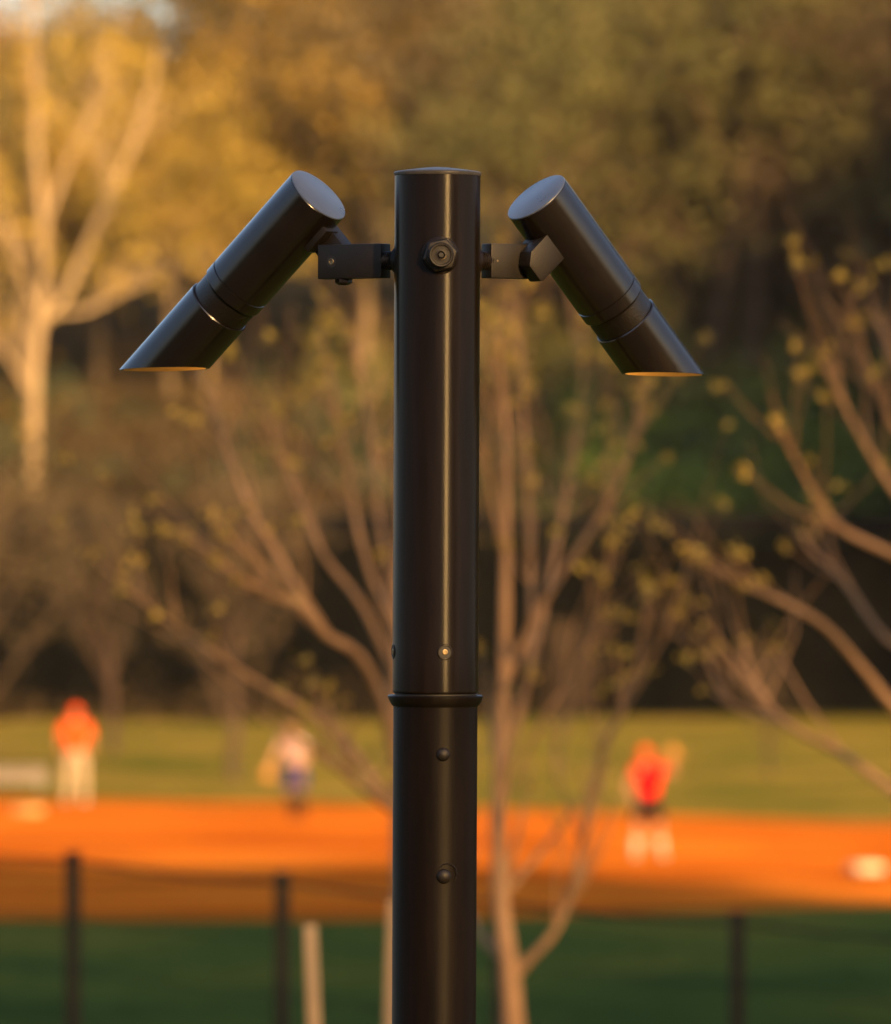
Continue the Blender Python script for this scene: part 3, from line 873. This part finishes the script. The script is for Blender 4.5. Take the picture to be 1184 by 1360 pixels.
# ------------------------------------------------------------------ tall black windscreen fence
FY, FH = 165.5, 5.05
fence = empty('windscreen_fence', (0, FY, 0))
tag(fence, 'tall black windscreen fence along the far edge of the outfield', 'fence')
pw = 3.05
frng = random.Random(8)
x0 = -67.05
pm = MB(); pm.lathe((x0, FY + 0.06, -0.2), (0, 0, 1), [(0, 0.05), (FH + 0.25, 0.05), (FH + 0.3, 0.02)], 10)
post0 = pm.build('fence_post', M['fence_metal'], fence, 40)
def panel(seed):
    r = random.Random(seed); b = MB(); nxp, nzp = 8, 8
    for t in (0, 1):
        for i in range(nxp + 1):
            for k in range(nzp + 1):
                xx = x0 + 0.004 + (pw - 0.008) * i / nxp
                sag = 0.06 * math.sin(math.pi * i / nxp) * math.sin(math.pi * k / nzp) * (1 + 0.4 * math.sin(i * 2 + seed))
                b.v.append((xx, FY - 0.02 - sag - t * 0.006, 0.06 + (FH - 0.66) * k / nzp))
    def ix(t, i, k): return t * (nxp + 1) * (nzp + 1) + i * (nzp + 1) + k
    for i in range(nxp):
        for k in range(nzp):
            b.f.append((ix(1, i, k), ix(1, i + 1, k), ix(1, i + 1, k + 1), ix(1, i, k + 1)))
            b.f.append((ix(0, i, k), ix(0, i, k + 1), ix(0, i + 1, k + 1), ix(0, i + 1, k)))
    return b.build('screen_panel', M['screen'], fence, 60)
bm_ = MB(); bm_.box((x0 + pw / 2, FY - 0.04, FH - 0.29), (pw / 2 - 0.03, 0, 0), (0, 0.02, 0), (0, 0, 0.28))
band0 = bm_.build('top_band', M['screen_band'], fence, bevel=0.01)
rm = MB(); rm.tube([(x0, FY + 0.06, FH + 0.03), (x0 + pw, FY + 0.06, FH + 0.03)], [0.03, 0.03], 8)
rail0 = rm.build('top_rail', M['fence_metal'], fence, 40)
pan = [panel(k) for k in (1, 2)]
for k in range(1, 44):
    for o in (post0, band0, rail0):
        c = o.copy(); col.objects.link(c); c.parent = fence; c.location.x = k * pw
    if k >= 2:
        c = pan[k % 2].copy(); col.objects.link(c); c.parent = fence; c.location.x = k * pw
    elif k == 1: pan[1].location.x += pw
# brush on the bank behind the fence and low growth in front of it
def brush(name, seed, n, fx, fy, hgt, m, size, label):
    nr = np.random.default_rng(seed)
    c = []
    for _ in range(n):
        x = nr.uniform(*fx); y = nr.uniform(*fy)
        hh = hgt * nr.uniform(0.3, 1.0) * (0.6 + 0.4 * math.sin(x * 0.9 + seed) * math.sin(x * 0.37 + 2))
        g_ = hz(x, y)
        for k in range(5): c.append((x + nr.normal(0, .3), y + nr.normal(0, .3), g_ + hh * (k + 0.5) / 5))
    v, q = leaf_quads(nr, c, 9, 0.28, size)
    return tag(quick_mesh(name, v, q, m), label, 'undergrowth', kind='stuff')
brush('brush', 51, 760, (-66, 3), (175, 201), 3.0, M['leaf_brush'], 0.13, 'tangled brown brush on the bank above the fence')
brush('brush', 55, 300, (-66, 6), (171.5, 175.5), 1.3, M['leaf_brush'], 0.13, 'low brown brush on the crest of the bank over the fence')
brush('brush', 56, 700, (-4, 66), (197, 212), 5.0, M['leaf_olive'], 0.17, 'olive understorey along the foot of the hillside wood')
brush('brush', 57, 45, (-14, -7.5), (171.5, 175.5), 2.9, M['leaf_brush'], 0.13, 'tall brown brush round the foot of the big pale tree')
brush('brush', 52, 900, (3.6, 66), (177, 203), 2.8, M['leaf_green'], 0.16, 'green leafy brush on the bank above the fence')
brush('brush', 53, 620, (-66, 64), (178, 203), 2.4, M['leaf_dark'], 0.16, 'dark evergreen brush scattered on the bank above the fence')
brush('brush', 54, 220, (-66, 2), (161.0, 164.6), 1.7, M['leaf_brush'], 0.10, 'dry brown brush along the foot of the fence')

# ------------------------------------------------------------------ near fence posts and stake
FP = [(-185, 1103, 23.3), (97, 1130, 22.4), (375, 1158, 21.6), (664, 1184, 20.8), (980, 1210, 20.0), (1300, 1236, 19.3)]
tops = [at(px, py, d) for (px, py, d) in FP]
c_ = tops[2]
wf = empty('wire_fence', (c_.x, c_.y, hz(c_.x, c_.y)))
tag(wf, 'low wire fence on slim dark posts along the near grass slope', 'fence')
for tp in tops:
    gz = hz(tp.x, tp.y); r = 9.8 / FPX * tp.y
    b = MB()
    b.box((tp.x, tp.y, (tp.z + gz - 0.2) / 2), (r, 0.0, 0), (0, r, 0), (0, 0, (tp.z - gz + 0.2) / 2 - r * 0.4))
    sh = b.build('post', M['post_metal'], wf, 30, bevel=r * 0.2)
    b = MB(); zt = tp.z - r * 0.5
    b.add([(tp.x + sx * r * 1.12, tp.y + sy * r * 1.12, zt + z * r * 0.3) for z in (0, 1) for (sx, sy) in ((-1, -1), (1, -1), (1, 1), (-1, 1))] + [(tp.x, tp.y, tp.z)],
          [(3, 2, 1, 0), (0, 1, 5, 4), (1, 2, 6, 5), (2, 3, 7, 6), (3, 0, 4, 7), (4, 5, 8), (5, 6, 8), (6, 7, 8), (7, 4, 8)])
    b.build('post_cap', M['post_metal'], sh)
for k, (dz, rw) in enumerate(((0.035, 0.006), (0.22, 0.0022), (0.40, 0.0022), (0.58, 0.0022), (0.76, 0.0022), (0.94, 0.0022))):
    for (p, q) in zip(tops[:-1], tops[1:]):
        pts = []
        for t in range(7):
            f_ = t / 6
            m_ = p.lerp(q, f_); m_.z -= dz + 0.012 * math.sin(math.pi * f_); pts.append(m_)
        b = MB(); b.tube(pts, [rw] * 7, 6); b.build('top_wire' if k == 0 else 'wire', M['post_metal'], wf, 60)
tp, bt = at(412, 1229, 15.0), at(420, 1420, 15.0)
dr = (bt - tp).normalized(); gz = hz(bt.x, bt.y)
bt = tp + dr * ((tp.z - gz + 0.15) / -dr.z)
root = empty('tree_stake', (bt.x, bt.y, gz))
b = MB(); r = 8.4 / FPX * 15.0
b.box((tp + bt) / 2, Vector((r, 0, 0)), Vector((0, r, 0)), (tp - bt) / 2)
b.build('stake_shaft', M['stake'], root, 30, bevel=r * 0.12)
tag(root, 'pale square wooden stake leaning slightly on the near grass', 'stake')
tp, bt = at(522, 1196, 15.4), at(516, 1420, 15.4)
dr = (bt - tp).normalized(); gz = hz(bt.x, bt.y)
bt = tp + dr * ((tp.z - gz + 0.15) / -dr.z)
root = empty('tree_stake', (bt.x, bt.y, gz))
b = MB(); r = 7.0 / FPX * 15.4
b.box((tp + bt) / 2, Vector((r, 0, 0)), Vector((0, r, 0)), (tp - bt) / 2)
b.build('stake_shaft', M['stake'], root, 30, bevel=r * 0.12)
tag(root, 'tan wooden stake showing as a sliver against the edge of the lamp post', 'stake')

# ------------------------------------------------------------------ bases and bench on the field
def base_bag(px, py, rz, label, m=None):
    m = m or M['white']
    d = CAM.z * FPX / (py - HOR)
    x = (px - 592) / FPX * d
    root = empty('base_bag', (x, d, 0.012), 0)
    b = MB(); c, s_ = math.cos(rz), math.sin(rz); hs = 0.22
    b.box((x, d, 0.012 + 0.062), (c * hs, s_ * hs, 0), (-s_ * hs, c * hs, 0), (0, 0, 0.06))
    b.build('bag', m, root, 40, bevel=0.03)
    b = MB(); b.box((x, d, 0.012 + 0.128), (c * hs * .8, s_ * hs * .8, 0), (-s_ * .03, c * .03, 0), (0, 0, 0.008))
    b.build('strap', m, root, bevel=0.003)
    return tag(root, label, 'base')
base_bag(1150, 1160, R(20), 'bright white base bag on the clay apart from the players')
base_bag(36, 1082, R(-30), 'dusty pale base bag on the clay beside the orange shirted person', noise_mat('clay_stained_canvas', [(0.34, 0.17, 0.06), (0.46, 0.26, 0.11)], 5, 0.85, 0.1, 4))
d = CAM.z * FPX / (1050 - HOR); x = (16 - 592) / FPX * d
root = empty('bench', (x, d, 0))
for k, (yo, zo) in enumerate(((-0.13, 0.42), (0.0, 0.42), (0.13, 0.42))):
    b = MB(); b.box((x - 0.25, d + yo, zo), (0.95, 0, 0), (0, 0.058, 0), (0, 0, 0.02)); b.build('seat_plank', M['bench'], root, bevel=0.006)
b = MB(); b.box((x - 0.25, d - 0.20, 0.27), (0.93, 0, 0), (0, 0.012, 0), (0, 0, 0.11)); b.build('front_board', M['bench'], root, bevel=0.004)
for s_ in (-0.8, 0.8):
    b = MB()
    b.tube([(x - 0.25 + s_, d - 0.15, 0), (x - 0.25 + s_, d - 0.15, 0.39)], [0.025, 0.025], 8)
    b.tube([(x - 0.25 + s_, d + 0.15, 0), (x - 0.25 + s_, d + 0.15, 0.39)], [0.025, 0.025], 8)
    b.tube([(x - 0.25 + s_, d - 0.15, 0.385), (x - 0.25 + s_, d + 0.15, 0.385)], [0.022, 0.022], 8)
    b.build('leg_frame', M['bench_leg'], root, 40)
tag(root, 'low pale plank bench at the far edge of the clay', 'bench')

# ------------------------------------------------------------------ players
def skin_mesh(name, verts, edges, radii, m, parent, root_i=0, sub=2):
    me = bpy.data.meshes.new(name)
    me.from_pydata([tuple(v) for v in verts], edges, [])
    o = bpy.data.objects.new(name, me); col.objects.link(o)
    sk = o.modifiers.new('skin', 'SKIN'); sk.use_smooth_shade = True; sk.branch_smoothing = 0.4
    if not me.skin_vertices: 
        bm = bmesh.new(); bm.from_mesh(me); bm.verts.layers.skin.verify(); bm.to_mesh(me); bm.free()
    for i, r in enumerate(radii):
        sv = me.skin_vertices[0].data[i]
        sv.radius = r if isinstance(r, tuple) else (r, r)
        sv.use_root = (i == root_i)
    ss = o.modifiers.new('subdivision', 'SUBSURF'); ss.levels = sub; ss.render_levels = sub
    dg = bpy.context.evaluated_depsgraph_get()
    ev = o.evaluated_get(dg)
    nm = bpy.data.meshes.new_from_object(ev)
    bpy.data.objects.remove(o)
    no = bpy.data.objects.new(name, nm); col.objects.link(no)
    nm.materials.clear(); nm.materials.append(m)
    for p in nm.polygons: p.use_smooth = True
    no.parent = parent
    return no

def person(loc, rz, J, top, bottom, shoes, label, bottom_len, sleeve=0.6, hat=None, sock=None, socks_hi=0.0, hair=True, legskin=None):
    """J: joints in metres, local, facing -y"""
    root = empty('person', loc, rz)
    J = {k: Vector(v) for k, v in J.items()}
    # one continuous body
    names, V_, Rr_, E_ = {}, [], [], []
    def add(n, p, r, frm=None):
        names[n] = len(V_); V_.append(Vector(p)); Rr_.append(r)
        if frm is not None: E_.append((names[frm], names[n]))
    add('pelvis', J['pelvis'], (0.15, 0.11))
    add('waist', J['pelvis'].lerp(J['chest'], 0.5), (0.135, 0.10), 'pelvis')
    add('chest', J['chest'], (0.165, 0.115), 'waist')
    add('neck0', J['chest'].lerp(J['neck'], 0.75), (0.075, 0.07), 'chest')
    add('neck', J['neck'], 0.055, 'neck0')
    hd = (J['head'] - J['neck']).normalized()
    add('jaw', J['neck'] + hd * 0.07 + J['face'] * 0.025, (0.062, 0.07), 'neck')
    add('brow', J['head'], (0.078, 0.095), 'jaw')
    add('crown', J['head'] + hd * 0.085, (0.055, 0.065), 'brow')
    for s in 'lr':
        add('sh' + s, J['sh' + s], 0.062, 'chest')
        add('el' + s, J['el' + s], 0.042, 'sh' + s)
        add('wr' + s, J['wr' + s], 0.028, 'el' + s)
        hv = (J['ha' + s] - J['wr' + s]).normalized()
        pal = J['wr' + s] + hv * 0.055
        add('pa' + s, pal, (0.036, 0.018), 'wr' + s)
        add('hi' + s, J['hi' + s], 0.088, 'pelvis')
        add('kn' + s, J['kn' + s], 0.058, 'hi' + s)
        add('ca' + s, J['kn' + s].lerp(J['an' + s], 0.35), 0.056, 'kn' + s)
        add('an' + s, J['an' + s], 0.036, 'ca' + s)
        add('to' + s, J['to' + s], (0.04, 0.028), 'an' + s)
        side = hv.cross(Vector((0, 1, 0.2))).normalized()
        curl = hv.cross(side).normalized()
        for f, ln in enumerate((0.07, 0.08, 0.075, 0.06)):
            k = pal + side * (0.033 - 0.022 * f) + hv * 0.035
            add('f%s%d' % (s, f), k, 0.0095, 'pa' + s)
            add('g%s%d' % (s, f), k + hv * ln * 0.5 + curl * 0.008, 0.0088, 'f%s%d' % (s, f))
            add('t%s%d' % (s, f), k + hv * ln * 0.85 + curl * 0.03, 0.0078, 'g%s%d' % (s, f))
        add('th%s' % s, pal + side * 0.045 - hv * 0.015, 0.0105, 'pa' + s)
        add('ti%s' % s, pal + side * 0.062 + hv * 0.02 + curl * 0.012, 0.009, 'th' + s)
    body = skin_mesh('body', V_, E_, Rr_, M['skin'], root)
    # face
    f = J['face'].normalized(); hc = J['head']; rt = f.cross(hd).normalized()
    b = MB()
    for sx in (-1, 1): b.lathe(hc + f * 0.083 + rt * 0.03 * sx - hd * 0.008, f, [(0, 0.013), (0.006, 0.011), (0.009, 0.004)], 10)
    wq = Vector(loc)
    def loc_build(mb_, nm_, mt_, par_, **kw):
        # vertices are local to the person already
        me = bpy.data.meshes.new(nm_); me.from_pydata(mb_.v, [], mb_.f)
        bm = bmesh.new(); bm.from_mesh(me); bmesh.ops.recalc_face_normals(bm, faces=bm.faces); bm.to_mesh(me); bm.free()
        o = bpy.data.objects.new(nm_, me); col.objects.link(o); me.materials.append(mt_); o.parent = par_
        for p in me.polygons: p.use_smooth = True
        me.set_sharp_from_angle(angle=R(50)); return o
    loc_build(b, 'eyes', M['black_cloth'], body)
    b = MB(); b.tube([hc + f * 0.085 + hd * 0.005, hc + f * 0.112 - hd * 0.03, hc + f * 0.088 - hd * 0.042], [0.008, 0.015, 0.008], 8)
    loc_build(b, 'nose', M['skin'], body)
    b = MB(); b.tube([hc + f * 0.078 - hd * 0.07 + rt * x_ for x_ in (-0.022, -0.01, 0.01, 0.022)], [0.003, 0.006, 0.006, 0.003], 6)
    loc_build(b, 'mouth', M['red_cloth'], body)
    for sx in (-1, 1):
        b = MB(); b.lathe(hc + rt * 0.078 * sx - hd * 0.015, rt * sx, [(0, 0.02), (0.012, 0.028), (0.016, 0.02)], 12)
        loc_build(b, 'ear', M['skin'], body)
    # hair or cap
    b = MB(); n = 20; bk = -f
    prof = [(-0.055 if hair else -0.005, 0.098), (0.0, 0.103), (0.04, 0.099), (0.075, 0.08), (0.098, 0.05), (0.108, 0.012)]
    b.lathe(hc + hd * 0.02 + bk * 0.018, hd, prof, n, False, True)
    loc_build(b, 'cap' if hat else 'hair', hat or M['hair'], root)
    if hat:
        b = MB()
        arc = [(-60 + 120 * k / 10) for k in range(11)]
        for z_ in (0, 0.008):
            b.v += [tuple(hc + hd * (0.028 + z_) + (f * math.cos(R(t)) + rt * math.sin(R(t))) * 0.09) for t in arc]
            b.v += [tuple(hc + hd * (0.018 + z_) + f * 0.16 * (0.45 + 0.55 * math.cos(R(t))) + rt * math.sin(R(t)) * 0.085) for t in arc]
        for k in range(10):
            b.f += [(k, k + 1, 11 + k + 1, 11 + k), (22 + k, 33 + k, 33 + k + 1, 22 + k + 1), (11 + k, 12 + k, 34 + k, 33 + k)]
        loc_build(b, 'cap_brim', hat, root)
    # shirt
    V_, Rr_, E_, names = [], [], [], {}
    sp = (J['chest'] - J['pelvis']).normalized()
    add('hem', J['pelvis'] + sp * 0.0, (0.205, 0.165))
    add('pelvis', J['pelvis'] + sp * 0.02, (0.205, 0.165), 'hem')
    add('waist', J['pelvis'].lerp(J['chest'], 0.5), (0.20, 0.16), 'pelvis')
    add('chest', J['chest'], (0.225, 0.17), 'waist')
    add('neck0', J['chest'].lerp(J['neck'], 0.8), (0.10, 0.095), 'chest')
    for s in 'lr':
        add('sh' + s, J['sh' + s], 0.115, 'chest')
        add('el' + s, J['sh' + s].lerp(J['el' + s], min(sleeve, 1.0)), 0.085, 'sh' + s)
    skin_mesh('shirt', V_, E_, Rr_, top, root, root_i=2)
    # trousers or shorts
    V_, Rr_, E_, names = [], [], [], {}
    add('belt', J['pelvis'] + sp * 0.08, (0.175, 0.14))
    add('pelvis', J['pelvis'] - sp * 0.02, (0.185, 0.15), 'belt')
    for s in 'lr':
        hp = J['hi' + s].lerp(J['kn' + s], 0.12)
        add('hi' + s, hp, 0.125, 'pelvis')
        if bottom_len <= 1: add('kn' + s, J['hi' + s].lerp(J['kn' + s], bottom_len), 0.115, 'hi' + s)
        else:
            add('kn' + s, J['kn' + s], 0.096, 'hi' + s)
            add('an' + s, J['kn' + s].lerp(J['an' + s], bottom_len - 1), 0.074, 'kn' + s)
    skin_mesh('trousers' if bottom_len > 1 else 'shorts', V_, E_, Rr_, bottom, root, root_i=1)
    for s in 'lr':
        if sock:
            skin_mesh('sock', [J['kn' + s].lerp(J['an' + s], 1 - socks_hi), J['kn' + s].lerp(J['an' + s], 1 - socks_hi * 0.45), J['an' + s]], [(0, 1), (1, 2)], [0.082, 0.074, 0.058], sock, root)
        hl = J['an' + s] + (J['an' + s] - J['to' + s]).normalized() * 0.05; hl.z = J['to' + s].z + 0.012
        skin_mesh('shoe', [hl, hl.lerp(J['to' + s], 0.45) + Vector((0, 0, 0.016)), J['to' + s] + (J['to' + s] - hl).normalized() * 0.03], [(0, 1), (1, 2)], [(0.044, 0.048), (0.052, 0.05), (0.042, 0.036)], shoes, root)
    return tag(root, label, 'person')

def field(px, py):
    d = CAM.z * FPX / (py - HOR)
    return Vector(((px - 592) / FPX * d, d, 0.012))

def glove(root, p, up, face):
    up, face = Vector(up).normalized(), Vector(face).normalized()
    sd_ = up.cross(face).normalized(); p = Vector(p)
    o = skin_mesh('glove', [p, p + up * 0.09, p + up * 0.16 + sd_ * 0.055, p + up * 0.23 + sd_ * 0.07 + face * 0.03, p + up * 0.18, p + up * 0.26 + face * 0.03, p + up * 0.16 - sd_ * 0.05, p + up * 0.23 - sd_ * 0.06 + face * 0.03,
                            p + up * 0.08 + sd_ * 0.10 + face * 0.02, p + up * 0.14 + sd_ * 0.14 + face * 0.05],
                  [(0, 1), (1, 2), (2, 3), (1, 4), (4, 5), (1, 6), (6, 7), (1, 8), (8, 9)],
                  [0.05, (0.085, 0.05), 0.034, 0.024, 0.036, 0.025, 0.034, 0.024, 0.036, 0.026], M['leather'], root)
    return o

# orange shirt, cream trousers, seen from behind with arms hanging
p1 = person(field(100, 1068), R(172), dict(
    pelvis=(0, 0, 0.95), chest=(0, 0.0, 1.30), neck=(0, -0.01, 1.50), head=(0, -0.03, 1.63), face=Vector((0, -1, -0.05)),
    shl=(0.20, 0, 1.42), ell=(0.29, 0.02, 1.14), wrl=(0.27, -0.10, 0.92), hal=(0.26, -0.14, 0.84),
    shr=(-0.20, 0, 1.42), elr=(-0.29, 0.02, 1.14), wrr=(-0.26, -0.10, 0.93), har=(-0.25, -0.14, 0.85),
    hil=(0.11, 0, 0.90), knl=(0.15, -0.03, 0.50), anl=(0.17, 0.02, 0.09), tol=(0.20, -0.13, 0.035),
    hir=(-0.11, 0, 0.90), knr=(-0.14, -0.03, 0.50), anr=(-0.16, 0.02, 0.09), tor=(-0.18, -0.13, 0.035)),
    M['orange_cloth'], M['cream_cloth'], M['white_cloth'],
    'standing person in orange shirt, orange cap and cream trousers by the clay', 1.92, 0.85, hat=M['orange_cloth'])

# pale shirt, navy shorts, leaning forward with a glove
p2 = person(field(390, 1088), R(-14), dict(
    pelvis=(0.03, 0.06, 0.91), chest=(0.0, -0.03, 1.23), neck=(-0.01, -0.10, 1.41), head=(-0.01, -0.15, 1.53), face=Vector((0, -1, -0.2)),
    shl=(0.18, -0.05, 1.32), ell=(0.25, -0.10, 1.06), wrl=(0.18, -0.24, 0.88), hal=(0.16, -0.29, 0.82),
    shr=(-0.18, -0.05, 1.32), elr=(-0.31, -0.14, 1.08), wrr=(-0.34, -0.28, 0.90), har=(-0.35, -0.34, 0.84),
    hil=(0.11, 0.04, 0.87), knl=(0.16, -0.10, 0.48), anl=(0.14, 0.03, 0.09), tol=(0.17, -0.12, 0.035),
    hir=(-0.08, 0.04, 0.87), knr=(-0.06, -0.10, 0.48), anr=(0.0, 0.05, 0.09), tor=(0.0, -0.10, 0.035)),
    M['pink_cloth'], M['navy_cloth'], M['black_cloth'],
    'person in pale shirt and navy shorts leaning forward with a glove', 1.0, 0.6, hat=M['hair'], sock=M['black_cloth'], socks_hi=1.0)
glove(p2, (-0.345, -0.30, 0.90), (0, -0.15, -1), (0, -1, 0))

# red shirt, black shorts, glove and hand raised beside the head
p3 = person(field(860, 1141), R(8), dict(
    pelvis=(0, 0, 0.93), chest=(0.02, 0.02, 1.27), neck=(0.0, 0.0, 1.46), head=(-0.03, -0.02, 1.59), face=Vector((0.2, -1, -0.05)),
    shl=(0.21, 0.0, 1.40), ell=(0.40, -0.10, 1.30), wrl=(0.33, -0.20, 1.52), hal=(0.31, -0.22, 1.60),
    shr=(-0.18, -0.02, 1.38), elr=(-0.30, 0.06, 1.14), wrr=(-0.24, -0.06, 0.94), har=(-0.22, -0.10, 0.86),
    hil=(0.11, 0, 0.88), knl=(0.18, -0.04, 0.48), anl=(0.22, 0.05, 0.09), tol=(0.26, -0.10, 0.035),
    hir=(-0.11, 0, 0.88), knr=(-0.16, -0.06, 0.48), anr=(-0.19, -0.04, 0.09), tor=(-0.21, -0.19, 0.035)),
    M['red_cloth'], M['black_cloth'], M['white_cloth'],
    'person in red shirt, black shorts and white socks raising a tan glove', 0.9, 0.5, hat=M['orange_cloth'], sock=M['white_cloth'], socks_hi=0.62)
glove(p3, (0.33, -0.23, 1.50), (0.15, -0.1, 1), (-0.4, -1, 0))

# ------------------------------------------------------------------ evening haze
hb = MB(); hb.box((0, 400, 32), (960, 0, 0), (0, 1160, 0), (0, 0, 34))
hm = bpy.data.materials.new('evening_haze'); hm.use_nodes = True
hn = hm.node_tree.nodes; hn.clear()
ho = hn.new('ShaderNodeOutputMaterial'); pv = hn.new('ShaderNodeVolumePrincipled')
pv.inputs['Color'].default_value = (0.95, 0.92, 0.88, 1)
pv.inputs['Density'].default_value = 0.00005
pv.inputs['Anisotropy'].default_value = 0.2
hm.node_tree.links.new(pv.outputs[0], ho.inputs['Volume'])
tag(hb.build('haze', hm), 'thin evening haze over the ball field and the wood', 'haze', kind='stuff')
